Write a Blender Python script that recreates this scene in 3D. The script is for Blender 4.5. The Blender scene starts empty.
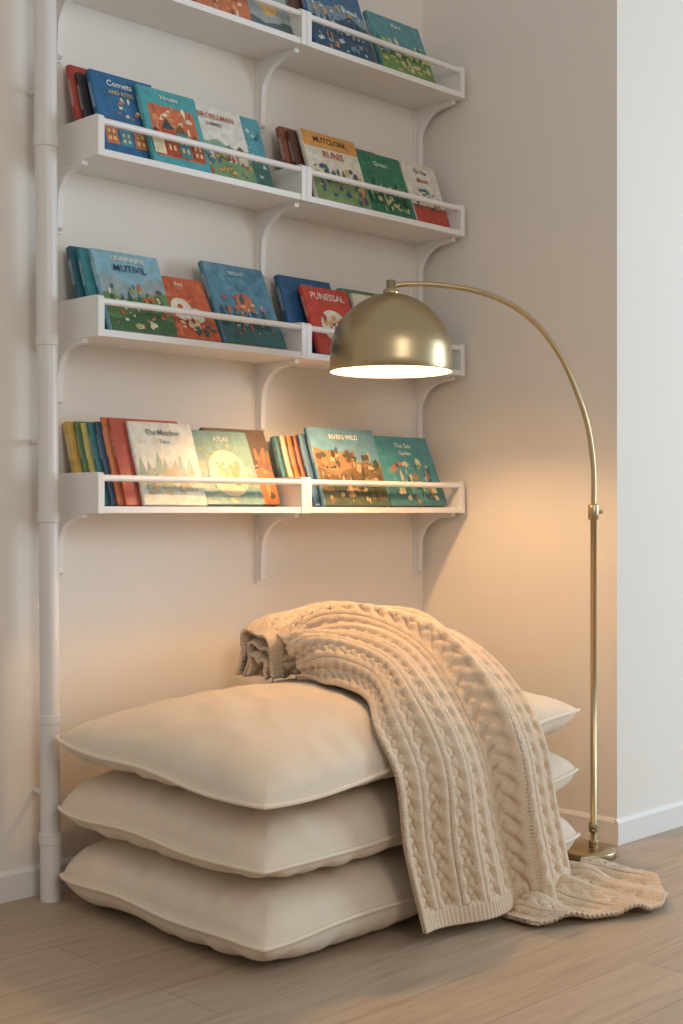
import bpy, bmesh, math, random
import numpy as np
from mathutils import Vector, Matrix, noise
from mathutils.bvhtree import BVHTree
random.seed(7)
S = bpy.context.scene
COL = S.collection
S.view_settings.view_transform = 'Standard'
S.view_settings.look = 'None'

def lin(c):
    return tuple(((v/255)/12.92 if v/255 <= .04045 else ((v/255+.055)/1.055)**2.4) for v in c)
def blin(c):
    l = lin(c); y = .25*l[0]+.6*l[1]+.15*l[2]
    return tuple(v*.88+y*.12 for v in l)

# ---------------------------------------------------------------- materials
def nmat(name):
    m = bpy.data.materials.new(name); m.use_nodes = True
    nt = m.node_tree; b = nt.nodes['Principled BSDF']
    return m, nt, b

def simple(name, c, rough=.5, metal=0, bump=0, bscale=200, var=0, vscale=3, sheen=0, dist=.002, weave=0):
    m, nt, b = nmat(name)
    col = lin(c)
    b.inputs['Base Color'].default_value = (*col, 1)
    b.inputs['Roughness'].default_value = rough
    b.inputs['Metallic'].default_value = metal
    if sheen: b.inputs['Sheen Weight'].default_value = sheen
    tc = nt.nodes.new('ShaderNodeTexCoord')
    if var:
        n = nt.nodes.new('ShaderNodeTexNoise'); n.inputs['Scale'].default_value = vscale
        n.inputs['Detail'].default_value = 4
        nt.links.new(tc.outputs['Object'], n.inputs['Vector'])
        r = nt.nodes.new('ShaderNodeValToRGB')
        r.color_ramp.elements[0].color = (*[x*(1-var) for x in col], 1)
        r.color_ramp.elements[1].color = (*[min(1, x*(1+var)) for x in col], 1)
        r.color_ramp.elements[0].position = .3; r.color_ramp.elements[1].position = .7
        nt.links.new(n.outputs['Fac'], r.inputs['Fac'])
        nt.links.new(r.outputs['Color'], b.inputs['Base Color'])
    if bump:
        n = nt.nodes.new('ShaderNodeTexNoise'); n.inputs['Scale'].default_value = bscale
        n.inputs['Detail'].default_value = 3
        nt.links.new(tc.outputs['Object'], n.inputs['Vector'])
        out = n.outputs['Fac']
        if weave:
            ws = []
            for d in ('X', 'Y'):
                w = nt.nodes.new('ShaderNodeTexWave'); w.bands_direction = d
                w.inputs['Scale'].default_value = weave; w.inputs['Distortion'].default_value = 2.0; w.inputs['Detail'].default_value = 2
                nt.links.new(tc.outputs['Object'], w.inputs['Vector']); ws.append(w)
            a = nt.nodes.new('ShaderNodeMath'); a.operation = 'ADD'
            nt.links.new(ws[0].outputs['Fac'], a.inputs[0]); nt.links.new(ws[1].outputs['Fac'], a.inputs[1])
            a2 = nt.nodes.new('ShaderNodeMath'); a2.operation = 'ADD'
            nt.links.new(a.outputs[0], a2.inputs[0]); nt.links.new(out, a2.inputs[1]); out = a2.outputs[0]
        bp = nt.nodes.new('ShaderNodeBump'); bp.inputs['Strength'].default_value = bump
        bp.inputs['Distance'].default_value = dist
        nt.links.new(out, bp.inputs['Height'])
        nt.links.new(bp.outputs['Normal'], b.inputs['Normal'])
    return m

M_wall = simple('wall_paint', (229, 221, 210), .85, bump=.2, bscale=120, var=.012, vscale=1.5)
M_trim = simple('trim_paint', (227, 222, 215), .45)
M_shelf = simple('shelf_white_lacquer', (232, 227, 221), .4)
M_pole = simple('pole_white_paint', (220, 214, 208), .4)
M_cush = simple('cushion_linen', (227, 211, 190), 1.0, bump=.4, bscale=350, var=.03, vscale=5, weave=160, dist=.0009)
M_cush.node_tree.nodes['Principled BSDF'].inputs['Specular IOR Level'].default_value = .15
M_pipe = simple('cushion_piping', (229, 213, 191), .95)

def wood():
    m, nt, b = nmat('oak_planks')
    tc = nt.nodes.new('ShaderNodeTexCoord')
    br = nt.nodes.new('ShaderNodeTexBrick')
    br.inputs['Scale'].default_value = 1
    br.inputs['Brick Width'].default_value = 1.9
    br.inputs['Row Height'].default_value = .22
    br.inputs['Mortar Size'].default_value = .0013
    br.inputs['Mortar Smooth'].default_value = .3
    br.inputs['Color1'].default_value = (*lin((182, 162, 140)), 1)
    br.inputs['Color2'].default_value = (*lin((174, 153, 130)), 1)
    br.inputs['Mortar'].default_value = (*lin((134, 114, 94)), 1)
    nt.links.new(tc.outputs['Object'], br.inputs['Vector'])
    m2 = nt.nodes.new('ShaderNodeMapping'); m2.inputs['Scale'].default_value = (1.3, 16, 1)
    nt.links.new(tc.outputs['Object'], m2.inputs['Vector'])
    n = nt.nodes.new('ShaderNodeTexNoise'); n.inputs['Scale'].default_value = 2.4
    n.inputs['Detail'].default_value = 9; n.inputs['Roughness'].default_value = .65
    n.inputs['Distortion'].default_value = .8
    nt.links.new(m2.outputs['Vector'], n.inputs['Vector'])
    r = nt.nodes.new('ShaderNodeValToRGB')
    r.color_ramp.elements[0].color = (.82, .80, .78, 1); r.color_ramp.elements[1].color = (1.06, 1.06, 1.06, 1)
    r.color_ramp.elements[0].position = .32; r.color_ramp.elements[1].position = .66
    nt.links.new(n.outputs['Fac'], r.inputs['Fac'])
    mx = nt.nodes.new('ShaderNodeMixRGB'); mx.blend_type = 'MULTIPLY'; mx.inputs['Fac'].default_value = 1
    nt.links.new(br.outputs['Color'], mx.inputs['Color1']); nt.links.new(r.outputs['Color'], mx.inputs['Color2'])
    nt.links.new(mx.outputs['Color'], b.inputs['Base Color'])
    b.inputs['Roughness'].default_value = .48
    bp = nt.nodes.new('ShaderNodeBump'); bp.inputs['Strength'].default_value = .12; bp.inputs['Distance'].default_value = .002
    nt.links.new(n.outputs['Fac'], bp.inputs['Height']); nt.links.new(bp.outputs['Normal'], b.inputs['Normal'])
    return m
M_floor = wood()

def brass():
    m, nt, b = nmat('brushed_brass')
    b.inputs['Base Color'].default_value = (*lin((184, 163, 126)), 1)
    b.inputs['Metallic'].default_value = 1
    b.inputs['Roughness'].default_value = .30
    b.inputs['Anisotropic'].default_value = .5
    tc = nt.nodes.new('ShaderNodeTexCoord')
    mp = nt.nodes.new('ShaderNodeMapping'); mp.inputs['Scale'].default_value = (8, 8, 500)
    nt.links.new(tc.outputs['Object'], mp.inputs['Vector'])
    n = nt.nodes.new('ShaderNodeTexNoise'); n.inputs['Scale'].default_value = 1.5
    nt.links.new(mp.outputs['Vector'], n.inputs['Vector'])
    bp = nt.nodes.new('ShaderNodeBump'); bp.inputs['Strength'].default_value = .2; bp.inputs['Distance'].default_value = .001
    nt.links.new(n.outputs['Fac'], bp.inputs['Height']); nt.links.new(bp.outputs['Normal'], b.inputs['Normal'])
    return m
M_brass = brass()
M_inner = simple('shade_inner_white', (250, 240, 225), .6)
M_bulb, nt, b = nmat('warm_bulb')
b.inputs['Base Color'].default_value = (1, .9, .75, 1)
b.inputs['Emission Color'].default_value = (1, .61, .28, 1)
b.inputs['Emission Strength'].default_value = 360

def colattr():
    m, nt, b = nmat('printed_books')
    a = nt.nodes.new('ShaderNodeAttribute'); a.attribute_name = 'Col'
    tc = nt.nodes.new('ShaderNodeTexCoord')
    n = nt.nodes.new('ShaderNodeTexNoise'); n.inputs['Scale'].default_value = 38; n.inputs['Detail'].default_value = 4
    nt.links.new(tc.outputs['Object'], n.inputs['Vector'])
    r = nt.nodes.new('ShaderNodeValToRGB')
    r.color_ramp.elements[0].color = (.78, .78, .78, 1); r.color_ramp.elements[1].color = (1.0, 1.0, 1.0, 1)
    r.color_ramp.elements[0].position = .35; r.color_ramp.elements[1].position = .62
    nt.links.new(n.outputs['Fac'], r.inputs['Fac'])
    mx = nt.nodes.new('ShaderNodeMixRGB'); mx.blend_type = 'MULTIPLY'; mx.inputs['Fac'].default_value = 1
    nt.links.new(a.outputs['Color'], mx.inputs['Color1']); nt.links.new(r.outputs['Color'], mx.inputs['Color2'])
    nt.links.new(mx.outputs['Color'], b.inputs['Base Color'])
    b.inputs['Roughness'].default_value = .42
    return m
M_book = colattr()

def knit():
    m, nt, b = nmat('cable_knit_wool')
    b.inputs['Roughness'].default_value = 1
    b.inputs['Specular IOR Level'].default_value = .1
    uv = nt.nodes.new('ShaderNodeUVMap'); uv.uv_map = 'UVMap'
    w = nt.nodes.new('ShaderNodeTexWave'); w.wave_type = 'BANDS'; w.bands_direction = 'DIAGONAL'
    w.inputs['Scale'].default_value = 60; w.inputs['Distortion'].default_value = 1.5
    nt.links.new(uv.outputs['UV'], w.inputs['Vector'])
    tc = nt.nodes.new('ShaderNodeTexCoord')
    n = nt.nodes.new('ShaderNodeTexNoise'); n.inputs['Scale'].default_value = 260; n.inputs['Detail'].default_value = 3
    nt.links.new(tc.outputs['Object'], n.inputs['Vector'])
    ad = nt.nodes.new('ShaderNodeMath'); ad.operation = 'ADD'
    nt.links.new(w.outputs['Fac'], ad.inputs[0]); nt.links.new(n.outputs['Fac'], ad.inputs[1])
    bp = nt.nodes.new('ShaderNodeBump'); bp.inputs['Strength'].default_value = .3; bp.inputs['Distance'].default_value = .0015
    nt.links.new(ad.outputs[0], bp.inputs['Height']); nt.links.new(bp.outputs['Normal'], b.inputs['Normal'])
    r = nt.nodes.new('ShaderNodeValToRGB')
    r.color_ramp.elements[0].color = (*lin((208, 185, 159)), 1); r.color_ramp.elements[1].color = (*lin((229, 209, 184)), 1)
    r.color_ramp.elements[0].position = .3; r.color_ramp.elements[1].position = .8
    nt.links.new(n.outputs['Fac'], r.inputs['Fac']); nt.links.new(r.outputs['Color'], b.inputs['Base Color'])
    return m
M_knit = knit()

# ---------------------------------------------------------------- mesh builder
class B:
    def __init__(s): s.v = []; s.f = []; s.c = []; s.mi = []; s.sm = []
    def add(s, vs, fs, col=(1, 1, 1), M=None, mi=0, smooth=False):
        o = len(s.v)
        for p in vs:
            p = Vector(p)
            s.v.append(M @ p if M else p)
        for f in fs:
            s.f.append([i+o for i in f]); s.c.append(col); s.mi.append(mi); s.sm.append(smooth)
    def box(s, a, b, col=(1, 1, 1), M=None, mi=0):
        x0, y0, z0 = a; x1, y1, z1 = b
        vs = [(x0, y0, z0), (x1, y0, z0), (x1, y1, z0), (x0, y1, z0), (x0, y0, z1), (x1, y0, z1), (x1, y1, z1), (x0, y1, z1)]
        s.add(vs, [(0, 3, 2, 1), (4, 5, 6, 7), (0, 1, 5, 4), (1, 2, 6, 5), (2, 3, 7, 6), (3, 0, 4, 7)], col, M, mi)
    def lathe(s, prof, n=48, M=None, mi=0, col=(1, 1, 1)):
        vs = []; fs = []
        for (r, z) in prof:
            for i in range(n):
                a = 2*math.pi*i/n; vs.append((r*math.cos(a), r*math.sin(a), z))
        for j in range(len(prof)-1):
            for i in range(n):
                k = (i+1) % n
                fs.append((j*n+i, j*n+k, (j+1)*n+k, (j+1)*n+i))
        s.add(vs, fs, col, M, mi, True)
    def tube(s, pts, r, n=12, closed=False, mi=0, col=(1, 1, 1), caps=True):
        pts = [Vector(p) for p in pts]; N = len(pts); vs = []; fs = []
        up = None
        for i, p in enumerate(pts):
            a = pts[(i-1) % N] if (closed or i > 0) else p
            c = pts[(i+1) % N] if (closed or i < N-1) else p
            t = (c-a).normalized()
            if up is None:
                up = Vector((0, 0, 1)) if abs(t.z) < .9 else Vector((1, 0, 0))
            up = (up - t*up.dot(t)).normalized(); sd = t.cross(up)
            rr = r[i] if isinstance(r, (list, tuple)) else r
            for k in range(n):
                an = 2*math.pi*k/n
                vs.append(p+up*math.cos(an)*rr+sd*math.sin(an)*rr)
        for i in range(N if closed else N-1):
            j = (i+1) % N
            for k in range(n):
                l = (k+1) % n
                fs.append((i*n+k, i*n+l, j*n+l, j*n+k))
        if not closed and caps:
            fs.append(list(range(n))); fs.append([(N-1)*n+k for k in range(n)][::-1])
        s.add(vs, fs, col, None, mi, True)
    def make(s, name, mats, parent=None, colattr=False, bevel=0):
        me = bpy.data.meshes.new(name); me.from_pydata([tuple(p) for p in s.v], [], s.f); me.update()
        for m in mats: me.materials.append(m)
        me.polygons.foreach_set('material_index', s.mi)
        me.polygons.foreach_set('use_smooth', s.sm)
        if colattr:
            ca = me.color_attributes.new('Col', 'FLOAT_COLOR', 'CORNER')
            arr = []
            for f, c in zip(s.f, s.c): arr += [c[0], c[1], c[2], 1.0]*len(f)
            ca.data.foreach_set('color', arr)
        ob = bpy.data.objects.new(name, me); COL.objects.link(ob)
        if parent: ob.parent = parent
        if bevel:
            md = ob.modifiers.new('bevel', 'BEVEL'); md.width = bevel; md.segments = 2; md.limit_method = 'ANGLE'
        return ob

def boxobj(name, a, b, mat, bevel=0):
    q = B(); q.box(a, b); return q.make(name, [mat], bevel=bevel)

# ---------------------------------------------------------------- room
H = 3.4
boxobj('floor', (-7, -8, -.1), (5, .2, 0), M_floor)
boxobj('wall_back', (-7, 0, 0), (.1, .2, H), M_wall)
q = B(); q.box((0, -.857, 0), (.2, .0, H)); q.make('wall_right', [M_wall])
boxobj('wall_front_right', (.2, -.857, 0), (5, -.66, H), M_wall)
def baseboard(name, a, b, nrm, h=.085, t=.014):
    q = B(); prof = [(0, 0), (t, 0), (t, h-.012), (t*.55, h-.004), (t*.3, h), (0, h)]
    vs = []
    for p in (a, b):
        for (o, z) in prof: vs.append((p[0]+nrm[0]*o, p[1]+nrm[1]*o, z))
    n = len(prof)
    fs = [(i, (i+1) % n, n+(i+1) % n, n+i) for i in range(n)] + [list(range(n))[::-1], list(range(n, 2*n))]
    q.add(vs, fs); return q.make(name, [M_trim])
baseboard('baseboard_back', (-7, 0), (0, 0), (0, -1))
baseboard('baseboard_right', (0, 0), (0, -.8565), (-1, 0))
baseboard('baseboard_front_right', (-.0145, -.857), (5, -.857), (0, -1))

# ---------------------------------------------------------------- white pole
q = B()
px, py = -1.680, -.082
prof = [(0, 0), (.030, 0), (.030, .16), (.0325, .162), (.0325, .19), (.028, .192), (.0275, .50),
        (.0305, .502), (.0305, .525), (.0275, .527), (.0275, 1.07), (.031, 1.072), (.031, 1.10), (.0285, 1.102), (.029, 1.57),
        (.0325, 1.572), (.0325, 1.60), (.030, 1.602), (.031, 2.13), (.0345, 2.132), (.0345, 2.165), (.032, 2.167), (.032, 3.3), (0, 3.3)]
Mp = Matrix.Translation((px, py, 0)) @ Matrix.Shear('XY', 4, (-.008, 0))
q.lathe(prof, 32, Mp)
for z in (.3, 1.3, 2.3, 3.0):
    q.tube([(px-.008*z, py, z), (px-.008*z, -.001, z)], .008, 10)
ob = q.make('white_support_pole', [M_pole])
md = ob.modifiers.new('edges', 'EDGE_SPLIT'); md.split_angle = math.radians(40)

# ---------------------------------------------------------------- shelves
TOPS = [2.715, 2.215, 1.709, 1.212]
PH = .116; DEP = .227; BT = .020
XL, XM, XR = -1.621, -.817, -.027
def endpanel(q, x0, x1, top):
    zb = top-PH; pts = [(0, zb), (-DEP, zb)]
    r = .012
    for i in range(5):
        a = math.pi*i/8
        pts.append((-DEP+r-r*math.cos(a), top-r+r*math.sin(a)))
    pts.append((0, top)); n = len(pts)
    vs = [(x0, y, z) for y, z in pts]+[(x1, y, z) for y, z in pts]
    fs = [(i, n+i, n+(i+1) % n, (i+1) % n) for i in range(n)]+[list(range(n)), list(range(n, 2*n))[::-1]]
    q.add(vs, fs)
def bracket(q, xc, zt, k=1.0):
    w = .010; D = .185*k; L = .225*k
    outer = [(-.001, zt), (-D, zt), (-D+.002, zt-.012), (-D+.03, zt-.016)]
    n = 14
    for i in range(n+1):
        a = math.pi/2*i/n
        y = -D+.045 + (D-.045-.024)*math.sin(a)
        z = zt-.017-.105*k*(1-math.cos(a))
        outer.append((y, z))
    outer += [(-.020, zt-L+.02), (-.022, zt-L+.008), (-.012, zt-L), (-.001, zt-L)]
    m = len(outer)
    vs = [(xc-w, y, z) for y, z in outer]+[(xc+w, y, z) for y, z in outer]
    fs = [(i, m+i, m+(i+1) % m, (i+1) % m) for i in range(m)]
    for i in range(1, m-1):
        fs.append((0, i, i+1)); fs.append((m, m+i+1, m+i))
    q.add(vs, fs)
    q.box((xc-.015, -.006, zt-L-.008), (xc+.015, -.0005, zt))
def shelf(top, x0, x1, brs):
    q = B(); zb = top-PH
    x0 += .001; x1 -= .001
    q.box((x0+.02, -DEP+.004, zb+.001), (x1-.02, -.001, zb+BT))
    endpanel(q, x0, x0+.021, top); endpanel(q, x1-.021, x1, top)
    q.box((x0+.02, -.014, zb+BT), (x1-.02, -.001, zb+BT+.02))
    q.tube([(x0+.015, -DEP+.012, top-.016), (x1-.015, -DEP+.012, top-.016)], .0095, 14)
    for bx in brs: bracket(q, bx, zb, .8 if bx < -1.5 else 1)
    return q.make('wall_bookshelf', [M_shelf], bevel=.0015)
for t in TOPS:
    shelf(t, XL, XM, [XL+.012, XM-.004])
    shelf(t, XM, XR, [XR-.012])

# ---------------------------------------------------------------- books
def textverts(s, size):
    size *= .70
    cu = bpy.data.curves.new('t', 'FONT'); cu.body = s; cu.size = size; cu.align_x = 'CENTER'; cu.align_y = 'CENTER'
    cu.resolution_u = 2; cu.offset = size*.012
    ob = bpy.data.objects.new('t', cu); COL.objects.link(ob)
    dg = bpy.context.evaluated_depsgraph_get(); me = bpy.data.meshes.new_from_object(ob.evaluated_get(dg))
    vs = [v.co.copy() for v in me.vertices]; fs = [list(p.vertices) for p in me.polygons]
    bpy.data.objects.remove(ob); bpy.data.meshes.remove(me); bpy.data.curves.remove(cu)
    return vs, fs

HS = 1.0
def book(q, x, z, w, h, t, yb, lean, roll, col, art=(), yaw=0):
    h = h*HS
    th = math.radians(lean); rl = math.radians(roll)
    while yb + h*math.sin(th) + t*math.cos(th) > -.003 and th > .05: th -= .005
    lift = t*math.sin(th) + (w*math.sin(rl) if rl > 0 else 0)
    M = Matrix.Translation((x, yb, z+lift+.001)) @ Matrix.Rotation(math.radians(yaw), 4, 'Z') @ Matrix.Rotation(-th, 4, 'X') @ Matrix.Rotation(rl, 4, 'Y')
    c = blin(col); pg = blin((232, 222, 202)); ct = .0025
    q.box((0, 0, 0), (w, ct, h), c, M)
    q.box((0, t-ct, 0), (w, t, h), c, M)
    n = 6; vs = []
    for i in range(n+1):
        a = math.pi*i/n
        vs.append((-.004*math.sin(a), t/2-t/2*math.cos(a), 0))
    vs2 = [(a, b_, h) for a, b_, _ in vs]; vv = vs+vs2
    fs = [(i+1, i, n+1+i, n+2+i) for i in range(n)]
    fs += [list(range(n+1)), list(range(n+1, 2*n+2))[::-1]]
    q.add(vv, fs, c, M, smooth=False)
    q.box((.001, ct, .004), (w-.005, t-ct, h-.004), pg, M)
    q.box((-.0046, t*.25, h*.55), (-.003, t*.75, h*.85), blin(tuple(min(255, int(v*.5+110)) for v in col)), M)
    lay = 1
    rnd = random.Random(int(x*1000)+int(z*77))
    for a in art:
        y = -.0004*lay; k = a[0]
        if k == 'r':
            _, cc, x0, z0, x1, z1 = a
            q.add([(x0*w, y, z0*h), (x1*w, y, z0*h), (x1*w, y, z1*h), (x0*w, y, z1*h)], [(0, 1, 2, 3)], blin(cc), M)
        elif k == 'd':
            _, cc, cx, cz, r = a; n = 24
            q.add([(cx*w+r*w*math.cos(2*math.pi*i/n), y, cz*h+r*w*math.sin(2*math.pi*i/n)) for i in range(n)], [list(range(n))], blin(cc), M)
        elif k == 'h':
            _, cc, bz, am, fr = a; n = 24; ph = rnd.random()*6
            vs = [(w*i/n, y, 0) for i in range(n+1)]+[(w*i/n, y, h*(bz+am*math.sin(ph+fr*i/n*6.28)+am*.25*math.sin(ph*2+fr*i/n*19))) for i in range(n+1)]
            q.add(vs, [(i, i+1, n+2+i, n+1+i) for i in range(n)], blin(cc), M)
        elif k == 'p':
            _, cc, num, z0, hg = a
            for j in range(num):
                cx = w*(.06+.88*(j+rnd.random()*.6)/num); hh = hg*h*(.6+.6*rnd.random()); ww = hh*.28
                bz = z0*h+rnd.random()*.03*h
                for s_ in range(3):
                    b0 = bz+hh*.25*s_; wd = ww*(1-.25*s_)
                    q.add([(max(cx-wd, .002), y-.00005*s_, b0), (min(cx+wd, w-.002), y-.00005*s_, b0), (min(max(cx, .002), w-.002), y-.00005*s_, min(b0+hh*.5, h-.003))], [(0, 1, 2)], blin(cc), M)
        elif k == 'o':
            _, cols, num, z0, hg = a
            for j in range(num):
                x0 = w*(.04+.92*j/num); ww = w*.92/num*.86; hh = hg*h*(.6+.5*rnd.random()); c1 = rnd.choice(cols); c2 = tuple(int(v*.55) for v in rnd.choice(cols))
                b0 = z0*h
                q.add([(x0, y, b0), (x0+ww, y, b0), (x0+ww, y, b0+hh), (x0, y, b0+hh)], [(0, 1, 2, 3)], blin(c1), M)
                q.add([(x0-.001, y-.0001, b0+hh), (x0+ww+.001, y-.0001, b0+hh), (x0+ww/2, y-.0001, b0+hh*1.4)], [(0, 1, 2)], blin(c2), M)
                for (wx, wz) in ((.2, .55), (.6, .55), (.2, .2), (.6, .2)):
                    q.add([(x0+ww*wx, y-.0001, b0+hh*wz), (x0+ww*(wx+.2), y-.0001, b0+hh*wz), (x0+ww*(wx+.2), y-.0001, b0+hh*(wz+.2)), (x0+ww*wx, y-.0001, b0+hh*(wz+.2))], [(0, 1, 2, 3)], blin((240, 214, 140)), M)
        elif k == 'b':
            _, cols, num, x0, z0, x1, z1, sz = a
            num = int(num*2.2); sz *= .64
            for j in range(num):
                cx = (x0+(x1-x0)*rnd.random())*w; cz = (z0+(z1-z0)*rnd.random())*h; m = 9
                rr = sz*w*(.35+rnd.random()*1.1); e = .5+rnd.random()*1.0
                yy = y-.00002*j
                vs = []
                for i in range(m):
                    an = 2*math.pi*i/m; r2 = rr*(.6+.6*rnd.random())
                    vs.append((min(max(cx+r2*math.cos(an)*e, .003), w-.003), yy, min(max(cz+r2*math.sin(an)/e, .003), h-.003)))
                q.add(vs, [list(range(m))], blin(rnd.choice(cols)), M)
            lay += 3
        elif k == 't':
            _, s, cc, cx, cz, sz = a
            vs, fs = textverts(s, sz)
            wd = max(v.x for v in vs)-min(v.x for v in vs)
            sc = min(1, .86*w/wd)
            q.add([(cx*w+v.x*sc, y-.0006, cz*h+v.y) for v in vs], fs, blin(cc), M)
        lay += 1

W_ = (240, 232, 214); DK = (50, 44, 40)
def SB(tp): return tp-PH+BT
# row 4 (lowest) left
z = SB(TOPS[3]); L = 19
HS = 1.03
q = B()
book(q, -1.592, z, .25, .245, .026, -.112, L, 0, (214, 168, 60))
book(q, -1.572, z, .24, .25, .012, -.130, L, 0, (92, 130, 84))
book(q, -1.560, z, .24, .245, .012, -.143, L, 0, (206, 190, 90))
book(q, -1.546, z, .24, .247, .012, -.156, L, 0, (46, 118, 124))
book(q, -1.528, z, .25, .25, .010, -.168, L, 0, (60, 84, 110))
book(q, -1.512, z, .27, .264, .010, -.179, L, 0, (214, 112, 52))
book(q, -1.494, z, .25, .262, .010, -.190, L, 0, (188, 74, 48))
book(q, -1.440, z, .232, .254, .012, -.203, L, 0, (228, 221, 200),
     [('h', (206, 208, 184), .45, .06, 1.2), ('p', (150, 168, 140), 7, .34, .24), ('b', [(170, 176, 150), (196, 178, 140), (150, 168, 150), (206, 150, 96)], 28, .12, .14, .88, .46, .08), ('t', 'The Meadow', (110, 112, 104), .5, .87, .034), ('t', 'Tales', (110, 112, 104), .5, .76, .026)])
book(q, -1.108, z, .255, .25, .02, -.14, 19, 0, (84, 62, 48), [('h', (130, 84, 48), .60, .10, .8), ('h', (176, 104, 52), .40, .08, 1), ('b', [(176, 108, 52), (60, 44, 36), (210, 150, 90)], 20, .1, .1, .9, .7, .08)])
book(q, -1.200, z, .232, .242, .018, -.195, 23, 0, (96, 146, 138),
     [('b', [(84, 132, 120), (112, 160, 148), (140, 160, 110)], 24, .05, .05, .95, .8, .08), ('d', (216, 202, 164), .5, .42, .34), ('b', [(196, 140, 70), (120, 140, 90), (206, 170, 120)], 18, .3, .28, .7, .56, .07), ('t', 'ATLAS', (230, 222, 200), .5, .88, .030)])
q.make('picture_books', [M_book], colattr=True)
# row 4 right
q = B()
book(q, -.792, z, .25, .235, .02, -.12, L, 0, (70, 128, 138))
book(q, -.775, z, .25, .24, .012, -.135, L, 0, (222, 206, 170))
book(q, -.758, z, .25, .24, .012, -.149, L, 0, (204, 122, 58))
book(q, -.742, z, .25, .24, .012, -.163, L, 0, (150, 84, 60))
book(q, -.728, z, .25, .245, .012, -.178, L, 0, (66, 108, 140))
book(q, -.705, z, .31, .268, .018, -.200, L, 0, (96, 146, 170),
     [('h', (166, 122, 80), .64, .10, .6), ('h', (120, 96, 62), .48, .08, 1), ('h', (84, 92, 58), .24, .08, 1), ('p', (60, 84, 56), 8, .18, .2), ('b', [(176, 136, 90), (86, 70, 50), (196, 170, 120), (60, 80, 60), (140, 96, 60)], 50, .05, .05, .95, .70, .06), ('t', 'RIVERS WILD', W_, .5, .88, .034)])
book(q, -.375, z, .29, .260, .02, -.195, 24, 0, (62, 142, 152),
     [('h', (50, 116, 120), .3, .06, 1), ('b', [(196, 120, 60), (226, 206, 160), (40, 90, 100), (120, 160, 120), (80, 160, 168)], 32, .15, .08, .85, .6, .07), ('t', 'The Sea', W_, .5, .86, .038), ('t', 'Garden', W_, .5, .75, .030)])
q.make('picture_books', [M_book], colattr=True)
# row 3 left
z = SB(TOPS[2]); HS = 1.11
q = B()
book(q, -1.592, z, .2, .238, .024, -.128, 18, 0, (38, 96, 112))
book(q, -1.576, z, .225, .236, .022, -.160, 20, 0, (46, 140, 150))
book(q, -1.548, z, .235, .24, .02, -.192, 23, 0, (132, 182, 198),
     [('h', (150, 170, 170), .64, .07, 1.4), ('h', (98, 142, 74), .46, .05, .8), ('h', (66, 112, 60), .2, .05, 1), ('p', (52, 96, 60), 6, .30, .22), ('b', [(214, 110, 60), (230, 220, 190), (180, 180, 90), (60, 110, 90)], 24, .08, .06, .92, .56, .06), ('t', 'UNRINNNE', W_, .5, .90, .034), ('t', 'MUTIVIL', (30, 60, 100), .5, .78, .046)])
book(q, -1.345, z, .205, .20, .018, -.19, 28, 0, (212, 94, 44),
     [('b', [(196, 80, 38), (226, 118, 60)], 14, .05, .05, .95, .9, .09), ('d', (240, 226, 198), .42, .46, .20), ('d', (240, 226, 198), .68, .38, .13), ('d', (212, 94, 44), .40, .50, .05), ('b', [(236, 200, 150), (60, 100, 100)], 9, .1, .1, .9, .28, .07), ('t', 'Fox', W_, .5, .87, .030)])
book(q, -1.125, z, .25, .264, .02, -.195, 25, 0, (84, 138, 160),
     [('b', [(74, 126, 150), (104, 154, 170)], 18, .05, .3, .95, .95, .10), ('h', (56, 108, 104), .25, .05, 1), ('d', (206, 112, 62), .5, .52, .14), ('p', (44, 88, 92), 5, .2, .22), ('b', [(196, 106, 60), (50, 92, 110), (110, 150, 150), (220, 190, 140)], 18, .15, .08, .85, .6, .06), ('t', 'NIGHT', (206, 222, 220), .5, .88, .030)])
q.make('picture_books', [M_book], colattr=True)
# row 3 right
q = B()
book(q, -.785, z, .24, .255, .022, -.145, 19, 0, (30, 92, 140), [('t', 'OCEAN', (140, 180, 200), .5, .9, .024)])
book(q, -.722, z, .212, .228, .02, -.195, 22, 0, (210, 62, 40),
     [('t', 'PUNESSAL', W_, .5, .86, .050), ('d', (236, 224, 196), .5, .42, .3), ('b', [(206, 62, 40), (60, 100, 130), (230, 170, 70)], 12, .3, .25, .7, .55, .07)])
book(q, -.505, z, .2, .245, .02, -.155, 20, 0, (90, 128, 92), [('b', [(220, 210, 180), (60, 90, 60)], 12, .1, .5, .9, .95, .06)])
book(q, -.485, z, .22, .225, .02, -.19, 20, 0, (224, 214, 190), [('t', 'LITTLE', (196, 80, 50), .5, .88, .034), ('b', [(206, 92, 60), (80, 130, 120), (224, 170, 70)], 20, .1, .1, .9, .7, .07)])
book(q, -.255, z, .2, .20, .02, -.19, 20, 0, (70, 120, 150), [('h', (90, 130, 80), .4, .08, 1)])
q.make('picture_books', [M_book], colattr=True)
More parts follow.
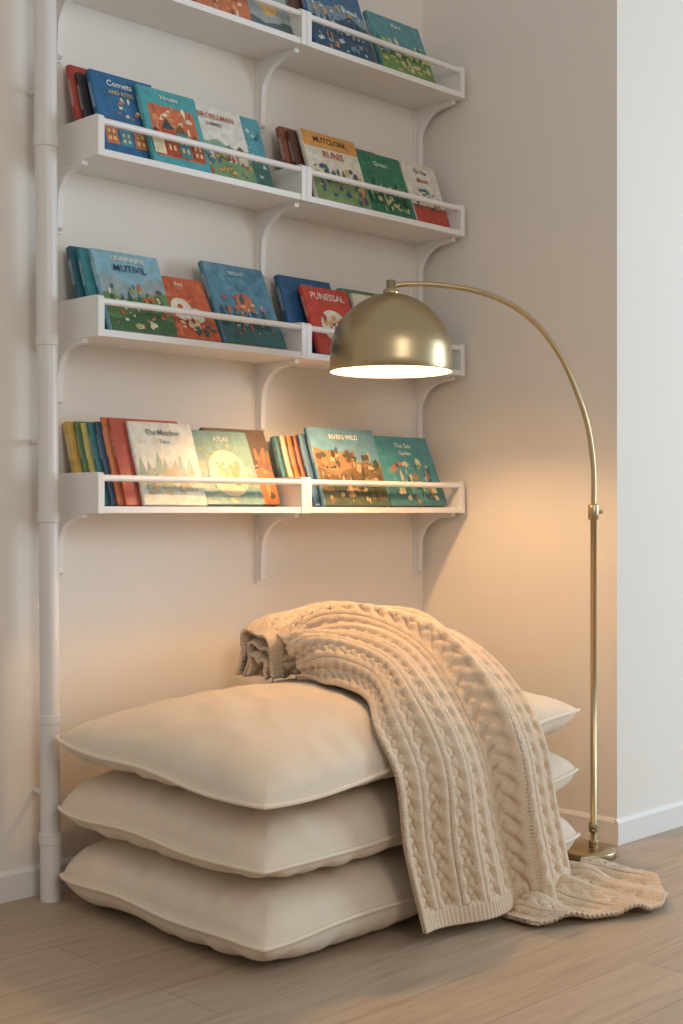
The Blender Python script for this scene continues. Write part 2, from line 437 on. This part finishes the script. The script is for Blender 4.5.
# row 2 left
z = SB(TOPS[1]); HS = 1.09
q = B()
book(q, -1.590, z, .27, .262, .022, -.118, 16, 0, (188, 66, 44))
book(q, -1.576, z, .2, .242, .016, -.139, 17, 0, (60, 56, 60))
book(q, -1.556, z, .22, .25, .022, -.180, 19, 0, (28, 106, 156),
     [('o', [(230, 214, 170), (214, 120, 60), (60, 150, 170)], 4, .12, .30), ('b', [(230, 214, 170), (60, 150, 170), (214, 120, 60)], 16, .3, .3, .95, .7, .05), ('t', 'Comets', W_, .42, .87, .040), ('t', 'AND KITES', (226, 190, 90), .42, .76, .026)])
book(q, -1.405, z, .215, .238, .016, -.203, 20, 0, (60, 164, 168),
     [('r', (214, 104, 56), .10, .10, .9, .78), ('b', [(228, 140, 80), (190, 76, 44), (236, 220, 180)], 16, .14, .42, .86, .75, .06), ('o', [(236, 220, 180), (70, 140, 150), (230, 160, 80), (190, 76, 44)], 4, .12, .36), ('t', 'Houses', W_, .5, .89, .032)])
book(q, -1.125, z, .245, .245, .02, -.145, 19, 0, (80, 164, 178),
     [('h', (60, 130, 120), .4, .08, 1), ('b', [(196, 220, 210), (60, 110, 130)], 20, .4, .1, .95, .9, .06)])
book(q, -1.240, z, .250, .238, .018, -.185, 21, 0, (232, 225, 210),
     [('h', (140, 176, 150), .48, .05, 1.3), ('h', (118, 158, 108), .32, .04, .8), ('o', [(206, 72, 50), (224, 170, 70), (236, 226, 200)], 5, .24, .18), ('b', [(90, 140, 80), (224, 170, 70), (70, 120, 140), (206, 72, 50)], 24, .05, .05, .95, .40, .05), ('t', 'EMBROELLMAN', (196, 90, 60), .5, .85, .038), ('t', 'SUMMER', (120, 110, 100), .5, .74, .024)])
q.make('picture_books', [M_book], colattr=True)
# row 2 right
q = B(); HS = 1.13
book(q, -.785, z, .2, .235, .024, -.145, 18, 0, (150, 84, 54))
book(q, -.765, z, .2, .225, .018, -.168, 19, 0, (96, 58, 44))
book(q, -.735, z, .255, .234, .018, -.196, 20, 0, (228, 217, 192),
     [('r', (222, 150, 54), 0, .78, 1, 1), ('t', 'MUTCLORK', DK, .5, .89, .042), ('t', 'RUNIS', (196, 70, 40), .5, .69, .050), ('h', (124, 150, 90), .36, .05, 1),
      ('p', (80, 120, 70), 5, .28, .2), ('b', [(60, 90, 120), (206, 90, 50), (230, 180, 80)], 22, .08, .06, .92, .52, .06)])
book(q, -.56, z, .24, .235, .016, -.130, 17, 0, (206, 190, 160), [('r', (180, 70, 50), 0, .85, 1, 1)])
book(q, -.472, z, .225, .220, .02, -.192, 22, 0, (30, 122, 88),
     [('b', [(24, 108, 78), (44, 138, 100)], 18, .05, .05, .95, .95, .09), ('t', 'Green', (214, 224, 194), .5, .82, .038), ('p', (20, 90, 70), 6, .15, .38), ('b', [(60, 150, 100), (196, 190, 120)], 20, .1, .06, .9, .55, .06)])
book(q, -.30, z, .2, .22, .016, -.150, 18, 0, (206, 112, 56))
book(q, -.238, z, .175, .220, .018, -.19, 20, 0, (224, 213, 194),
     [('r', (196, 66, 44), 0, 0, 1, .3), ('t', 'To The', DK, .5, .86, .032), ('t', 'Moon', (196, 66, 44), .5, .72, .036), ('b', [(60, 120, 130), (226, 150, 70)], 14, .15, .2, .85, .58, .07)])
q.make('picture_books', [M_book], colattr=True)
# row 1 left
z = SB(TOPS[0]); HS = 1.05
q = B()
book(q, -1.59, z, .22, .24, .022, -.15, 17, 0, (196, 80, 52))
book(q, -1.57, z, .22, .23, .02, -.19, 17, 0, (70, 120, 130))
book(q, -1.33, z, .20, .23, .02, -.15, 17, 0, (214, 180, 110))
book(q, -1.30, z, .20, .235, .02, -.185, 17, 0, (150, 92, 58), [('b', [(236, 214, 170), (90, 60, 44)], 16, .1, .05, .9, .7, .07)])
book(q, -1.245, z, .215, .225, .016, -.203, 17, 0, (204, 114, 64), [('b', [(236, 214, 170), (120, 70, 50), (224, 150, 90)], 24, .1, .05, .9, .7, .07)])
book(q, -1.03, z, .185, .23, .02, -.15, 17, 0, (96, 84, 74))
book(q, -1.02, z, .18, .21, .02, -.19, 17, 0, (156, 168, 166), [('d', (226, 170, 80), .5, .4, .2), ('h', (90, 110, 110), .15, .04, 1)])
q.make('picture_books', [M_book], colattr=True)
q = B()
book(q, -.785, z, .22, .25, .022, -.16, 17, 0, (100, 66, 52))
book(q, -.735, z, .275, .26, .02, -.195, 20, 0, (56, 106, 148),
     [('h', (120, 150, 170), .7, .06, 1.3), ('h', (46, 84, 112), .5, .08, 1), ('p', (30, 60, 90), 8, .34, .26), ('b', [(196, 210, 210), (120, 150, 170), (206, 150, 80)], 34, .08, .05, .92, .7, .05)])
book(q, -.41, z, .27, .232, .02, -.19, 22, 0, (76, 146, 154),
     [('h', (110, 150, 70), .42, .06, 1), ('p', (50, 100, 80), 6, .3, .3), ('b', [(190, 196, 90), (220, 200, 150)], 22, .05, .05, .95, .6, .06), ('t', 'Pond', W_, .5, .86, .034)])
q.make('picture_books', [M_book], colattr=True)

# ---------------------------------------------------------------- cushions
def cushion(name, L, F, R, Bk, zb, zt, pu, pl, seed, dome=0, ex=.42):
    N = 130
    L, F, R, Bk = map(Vector, (L, F, R, Bk))
    def outline(a, b):
        aa = a*(1-.030*b**10-.012*(1-b*b)*abs(a)**3); bb = b*(1-.050*a**10-.016*(1-a*a)*abs(b)**3)
        u = (aa+1)/2; v = (bb+1)/2
        P = (F*(1-u)+R*u)*(1-v)+(L*(1-u)+Bk*u)*v
        P.z += .006*math.sin(P.x*9+seed*2)+.005*math.sin(P.y*13+seed)
        return P
    def prm(i):
        t = i/N*2-1
        return math.sin(t*math.pi/2)*.85+t*.15
    q = B(); vs = []; idx = {}
    lip = .988
    for side in (1, -1):
        for i in range(N+1):
            for j in range(N+1):
                a = prm(i); b = prm(j)
                if side < 0 and (i in (0, N) or j in (0, N)):
                    idx[(side, i, j)] = idx[(1, i, j)]; continue
                P = outline(a, b)
                pp = pu if side > 0 else pl
                la = min(1, abs(a)/(lip+.005)); lb = min(1, abs(b)/lip)
                g = (max(0, 1-la**(pp*1.4))*max(0, 1-lb**pp))**ex
                tgt = zt + dome*(1-a*a)*(1-b*b) if side > 0 else zb
                zz = P.z*(1-g)+tgt*g
                d = min((1-abs(a))*.7, (1-abs(b))*.45)
                al = P.y if (1-abs(a))*.7 < (1-abs(b))*.45 else P.x
                env = min(1, g*2.0)*math.exp(-d/.07)
                pk = noise.noise(Vector((al*15+seed*3, side*2+seed, d*5)))
                zz += side*env*.013*pk
                f1 = noise.noise(Vector((P.x*3.5+P.y*2.2+seed*7, P.y*3.6-P.x*1.2, seed*1.7)))
                f2 = noise.noise(Vector((P.x*9-P.y*5, P.y*5+P.x*2, seed+5.5)))
                zz += side*(.010*f1+.004*(1-abs(f2)*3))*g
                if side < 0: zz = max(zz, zb)
                idx[(side, i, j)] = len(vs); vs.append((P.x, P.y, zz))
    fs = []
    for side in (1, -1):
        for i in range(N):
            for j in range(N):
                f = [idx[(side, i, j)], idx[(side, i+1, j)], idx[(side, i+1, j+1)], idx[(side, i, j+1)]]
                fs.append(f if side > 0 else f[::-1])
    q.add(vs, fs, smooth=True)
    loop = []
    for i in range(N): loop.append(outline(prm(i), -1))
    for i in range(N): loop.append(outline(1, prm(i)))
    for i in range(N): loop.append(outline(prm(N-i), 1))
    for i in range(N): loop.append(outline(-1, prm(N-i)))
    q.tube(loop, .0062, 8, closed=True, mi=1)
    return q.make(name, [M_cush, M_pipe])
cA = cushion('floor_cushion', (-1.715, -.135, .095), (-1.730, -1.045, .082), (-.335, -.975, .110), (-.32, -.05, .11), .0, .205, 6, 7, 1)
cB = cushion('floor_cushion', (-1.722, -.135, .272), (-1.740, -1.055, .253), (-.33, -.965, .30), (-.32, -.05, .29), .210, .398, 5.5, 7, 2)
cC = cushion('floor_cushion', (-1.732, -.135, .470), (-1.760, -1.080, .413), (-.327, -.970, .490), (-.32, -.05, .48), .406, .564, 3.5, 7, 3, dome=.034)
def bvh(ob):
    me = ob.data
    return BVHTree.FromPolygons([v.co.copy() for v in me.vertices], [list(p.vertices) for p in me.polygons])
TREES = [bvh(o) for o in (cA, cB, cC)]

# ---------------------------------------------------------------- knitted throw
def cr(P, t):
    P = np.asarray(P, float); n = len(P)
    i = np.clip(np.floor(t).astype(int), 0, n-2); f = (t-i)
    g = lambda k: P[np.clip(k, 0, n-1)]
    p0, p1, p2, p3 = g(i-1), g(i), g(i+1), g(i+2)
    sh = (-1,)+(1,)*(P.ndim-1)
    f = f.reshape(sh)
    m0 = (i == 0).reshape(sh); m3 = (i == n-2).reshape(sh)
    p0 = np.where(m0, 2*p1-p2, p0); p3 = np.where(m3, 2*p2-p1, p3)
    return .5*((2*p1)+(-p0+p2)*f+(2*p0-5*p1+4*p2-p3)*f*f+(-p0+3*p1-3*p2+p3)*f**3)

def cable(x, y):
    """three-strand plait columns separated by a slim rib"""
    Pd = .080; xc = ((x/Pd) % 1-.5)*Pd
    L = .165
    ph = 2*np.pi*y/L
    h = np.zeros_like(x)
    A = .0165
    for k in (0, 2*np.pi/3, 4*np.pi/3):
        xs = A*np.sin(ph+k)
        slope = A*np.cos(ph+k)*2*np.pi/L
        r = .0120*np.sqrt(1+slope*slope)
        d = (xc-xs)/r
        hh = np.clip(1-d*d, 0, 1)**.5*(.0145+.0055*np.sin(2*(ph+k)))
        h = np.maximum(h, hh)
    d = (np.abs(xc)-.0375)/.0040
    h = np.maximum(h, .0060*np.sqrt(np.clip(1-d*d, 0, 1))*(.8+.2*np.sin(y*2*np.pi/.010)))
    return h

def sheet(name, ctrl, res=.0028, fold=None, hem=(0, 1), constrain=True, parent=None, flip=False, x0=0., amp=1., thick=.010):
    C = np.array(ctrl, float)
    nr, nc = C.shape[:2]
    rl = np.linalg.norm(np.diff(C, axis=0), axis=2).sum(0).mean(); cl = np.linalg.norm(np.diff(C, axis=1), axis=2).sum(1).max()
    nv = int(rl/res); nu = int(cl/res)
    A = cr(C, np.linspace(0, nr-1, nv))
    A = cr(np.swapaxes(A, 0, 1), np.linspace(0, nc-1, nu))
    A = np.swapaxes(A, 0, 1).copy()
    def normals(A):
        du = np.gradient(A, axis=1); dv = np.gradient(A, axis=0)
        n = np.cross(du, dv); n /= np.linalg.norm(n, axis=2, keepdims=True)+1e-9
        return -n if flip else n
    aa, vv = np.meshgrid(np.linspace(0, 1, nu), np.linspace(0, 1, nv))
    if fold is not None:
        A = A + normals(A)*fold(aa, vv)[..., None]
    if constrain:
        for i in range(nv):
            for j in range(nu):
                x, y, z = A[i, j]
                if z > .42:
                    hit = TREES[2].ray_cast(Vector((x, y, 2)), Vector((0, 0, -1)))[0]
                    if hit is not None and z < hit.z+.014 and hit.z > .50: A[i, j, 2] = z = hit.z+.014
                if z < .53:
                    for T in TREES:
                        hit = T.ray_cast(Vector((x, -3, z)), Vector((0, 1, 0)))[0]
                        if hit is not None and y > hit.y-.014 and hit.y < -.90: A[i, j, 1] = y = hit.y-.014
                if A[i, j, 2] < .016: A[i, j, 2] = .016
        for _ in range(18):
            A[1:-1, 1:-1] = (A[1:-1, 1:-1]*2+A[:-2, 1:-1]+A[2:, 1:-1]+A[1:-1, :-2]+A[1:-1, 2:])/6
    xs = np.linspace(0, cl, nu)
    dl = np.linalg.norm(np.diff(A, axis=0), axis=2).mean(1); ys = np.concatenate([[0], np.cumsum(dl)])
    X, Y = np.meshgrid(xs+x0, ys)
    hgt = cable(X, Y)*amp
    rib = .0055*(.5+.5*np.sin(2*np.pi*X/.014))
    T = ys[-1]
    if hem[1]:
        m = np.clip((Y-(T-.055))/.008, 0, 1); hgt = hgt*(1-m)+rib*m
    if hem[0]:
        m = np.clip(((.055)-Y)/.008, 0, 1); hgt = hgt*(1-m)+rib*m
    A = A+normals(A)*hgt[..., None]
    A[..., 2] = np.maximum(A[..., 2], .012)
    me = bpy.data.meshes.new(name)
    V = A.reshape(-1, 3)
    I = np.arange(nv*nu).reshape(nv, nu)
    Fq = np.stack([I[:-1, :-1], I[:-1, 1:], I[1:, 1:], I[1:, :-1]], -1).reshape(-1, 4)
    if flip: Fq = Fq[:, ::-1]
    me.from_pydata(V.tolist(), [], Fq.tolist()); me.update()
    uvl = me.uv_layers.new(name='UVMap')
    UV = np.stack([X.reshape(-1), Y.reshape(-1)], -1)
    li = np.zeros(len(me.loops), int); me.loops.foreach_get('vertex_index', li)
    uvl.data.foreach_set('uv', UV[li].reshape(-1))
    me.materials.append(M_knit)
    me.polygons.foreach_set('use_smooth', [True]*len(me.polygons))
    ob = bpy.data.objects.new(name, me); COL.objects.link(ob)
    md = ob.modifiers.new('thickness', 'SOLIDIFY'); md.thickness = thick; md.offset = -1
    if parent: ob.parent = parent
    return ob
throw = bpy.data.objects.new('cable_knit_throw_blanket', None); COL.objects.link(throw)

def lerp(a, b, t): return [a[k]+(b[k]-a[k])*t for k in range(3)]
inner = [(-1.08, -.46, .60), (-1.12, -.58, .615), (-1.14, -.70, .615), (-1.20, -.86, .60), (-1.31, -1.00, .555), (-1.325, -1.095, .44), (-1.30, -1.10, .25), (-1.245, -1.11, .035)]
outer = [(-.98, -.24, .68), (-.80, -.25, .73), (-.67, -.42, .755), (-.62, -.68, .725), (-.615, -.88, .625), (-.635, -1.03, .47), (-.63, -1.08, .25), (-.575, -1.09, .025)]
zb = [.08, .09, .09, .07, .035, 0, 0, 0]
ctrl = []
for r in range(8):
    row = []
    for c in range(7):
        t = c/6; p = lerp(inner[r], outer[r], t)
        p[2] += zb[r]*math.sin(math.pi*t**.8)
        if r >= 4: p[1] -= .02*math.sin(math.pi*t)
        row.append(p)
    ctrl.append(row)
def foldA(a, v):
    env = np.clip((v-.15)/.5, 0, 1)
    f = .015*env*np.sin(2*np.pi*(2.1*a+.16*np.sin(3*v)))
    c = .60+.10*v
    f -= (.026+.022*env)*np.exp(-((a-c)/.040)**2)*np.clip(v/.25, 0, 1)
    f += .020*np.exp(-((a-c+.11)/.07)**2)*np.clip(v/.25, 0, 1)
    f += .019*(1-env)*np.sin(2*np.pi*(2.3*a+.7*v+.25*np.sin(5*v)))
    f += .008*np.sin(2*np.pi*(1.3*v-.9*a))*np.sin(np.pi*a)
    return f
sheet('front_drape', ctrl, fold=foldA, parent=throw, hem=(0, 1))

path = [(-1.035, -.225, .085, .140), (-.95, -.23, .11, .178), (-.84, -.26, .13, .195), (-.73, -.36, .13, .207), (-.675, -.52, .11, .192), (-.655, -.68, .08, .14), (-.66, -.80, .05, .05)]
def roll(sw, sh, name, off=0):
    ctrl = []
    for i, (x, y, hw, hh) in enumerate(path):
        x2, y2 = path[min(i+1, len(path)-1)][:2]; x1, y1 = path[max(i-1, 0)][:2]
        tx, ty = x2-x1, y2-y1; l = math.hypot(tx, ty); nx, ny = -ty/l, tx/l
        row = []
        for k in range(9):
            a = math.pi*(k/8)
            o = -math.cos(a)*hw*sw; hz = (math.sin(a)**.8 if math.sin(a) > 1e-6 else 0)*hh*sh
            row.append((x+nx*o+off*tx/l, y+ny*o, .585+hz))
        ctrl.append(row)
    return sheet(name, ctrl, fold=lambda a, v: .013*np.sin(2*np.pi*(2.6*a+.9*v+.2*np.sin(7*v)))+.006*np.sin(2*np.pi*(3.1*v+a)), parent=throw, hem=(1, 0), x0=.03)
roll(1, 1, 'gathered_roll')
roll(.76, .70, 'gathered_layer_2', .014)
roll(.52, .42, 'gathered_layer_3', .006)

# tail of the throw lying on the floor
g = [[(-.93, -1.09, .02), (-.82, -1.07, .03), (-.70, -1.06, .04), (-.58, -1.05, .05), (-.47, -1.01, .05), (-.36, -.985, .02)],
     [(-.94, -1.13, .02), (-.82, -1.14, .045), (-.68, -1.13, .055), (-.56, -1.12, .055), (-.45, -1.07, .05), (-.33, -1.02, .02)],
     [(-.94, -1.17, .018), (-.81, -1.19, .03), (-.66, -1.19, .04), (-.55, -1.18, .03), (-.44, -1.13, .035), (-.31, -1.05, .02)],
     [(-.94, -1.20, .018), (-.79, -1.24, .018), (-.64, -1.28, .03), (-.53, -1.27, .02), (-.42, -1.21, .025), (-.30, -1.10, .018)],
     [(-.93, -1.23, .018), (-.77, -1.30, .018), (-.63, -1.36, .02), (-.52, -1.36, .018), (-.40, -1.27, .02), (-.285, -1.14, .018)]]
sheet('floor_tail', g, fold=lambda a, v: .014*np.sin(2*np.pi*(4*a+.3*v)), parent=throw, hem=(0, 1), amp=.6)

# ---------------------------------------------------------------- arc floor lamp
lamp = bpy.data.objects.new('arc_floor_lamp', None); COL.objects.link(lamp)
bx, by = -.172, -.882
q = B()
q.lathe([(0, 0), (.084, 0), (.088, .003), (.088, .020), (.085, .024), (.02, .028), (0, .028)], 56, Matrix.Translation((bx-.02, by+.005, 0)))
q.make('base', [M_brass], lamp)
q = B()
q.tube([(bx, by, .024), (bx, by, 1.12)], .0100, 20)
def knob(z0, z1, r): q.lathe([(0, z0), (r*.9, z0), (r, z0+.003), (r, z1-.003), (r*.9, z1), (0, z1)], 24, Matrix.Translation((bx, by, 0)))
knob(.024, .05, .015); knob(.075, .105, .015); knob(1.075, 1.125, .017)
q.tube([(bx, by, .09), (bx-.028, by-.02, .09)], .006, 10); q.tube([(bx, by, 1.10), (bx+.026, by-.015, 1.10)], .006, 10)
q.make('pole', [M_brass], lamp)
sx, sy, sz = -.763, -.545, 1.530
arcc = [(0, 1.10), (.0, 1.235), (.025, 1.36), (.075, 1.465), (.160, 1.585), (.275, 1.685), (.41, 1.750), (.58, 1.790), (.78, 1.805), (.94, 1.802), (1, 1.792)]
P = np.array([(bx+(sx-bx)*f, by+(sy-by)*f, zz) for f, zz in arcc])
pts = cr(P, np.linspace(0, len(P)-1, 90))
q = B(); q.tube(pts.tolist(), .0085, 16); q.make('arc_arm', [M_brass], lamp)
q = B()
prof = [(.1870, 0), (.1885, .003), (.1885, .03), (.1875, .07), (.181, .105), (.168, .138), (.148, .168), (.120, .196), (.088, .218), (.055, .233), (.025, .240), (.0, .241)]
q.lathe(prof, 96, Matrix.Translation((sx, sy, sz)), 0)
inn = [(.1870, 0), (.1840, .003), (.1840, .03), (.183, .07), (.176, .103), (.163, .136), (.144, .164), (.116, .191), (.085, .213), (.053, .228), (.025, .234), (.0, .235)]
q.lathe(inn[::-1], 96, Matrix.Translation((sx, sy, sz)), 1)
q.lathe([(0, .236), (.024, .236), (.024, .252), (.014, .256), (.014, .282), (0, .284)], 24, Matrix.Translation((sx, sy, sz)), 0)
q.make('shade', [M_brass, M_inner], lamp)
q = B(); R = .042
q.lathe([(R*math.sin(math.pi*i/16), -R*math.cos(math.pi*i/16)) for i in range(17)], 24, Matrix.Translation((sx, sy, sz+.110)))
q.make('bulb', [M_bulb], lamp)
q = B(); q.lathe([(0, .148), (.02, .148), (.02, .236), (0, .236)], 20, Matrix.Translation((sx, sy, sz))); q.make('socket', [M_brass], lamp)

# ---------------------------------------------------------------- light
w = bpy.data.worlds.new('room_ambient'); S.world = w; w.use_nodes = True
bg = w.node_tree.nodes['Background']; bg.inputs['Color'].default_value = (1.0, .975, .945, 1); bg.inputs['Strength'].default_value = .46
def area(name, loc, tgt, sx_, sy_, e, c):
    l = bpy.data.lights.new(name, 'AREA'); l.shape = 'RECTANGLE'; l.size = sx_; l.size_y = sy_; l.energy = e; l.color = c
    o = bpy.data.objects.new(name, l); COL.objects.link(o); o.location = loc
    o.rotation_euler = (Vector(tgt)-Vector(loc)).to_track_quat('-Z', 'Y').to_euler(); return o
area('window_daylight', (3.2, -3.6, 1.8), (0.3, -.9, 1.3), 1.8, 2.2, 140, (.62, .82, 1))
area('soft_front_fill', (-3.2, -5.6, 3.0), (-.7, -.4, 1.5), 1.4, 1.8, 48, (1, .97, .93))  # added fill light behind the camera, for frontal brightness and shadows under shelves

cam = bpy.data.cameras.new('camera'); co = bpy.data.objects.new('camera', cam); COL.objects.link(co)
co.location = (-3.805, -3.372, 1.1); co.rotation_euler = (math.pi/2, 0, -math.pi/4)
cam.sensor_fit = 'VERTICAL'; cam.sensor_height = 36; cam.lens = 1350/1024*36
S.camera = co
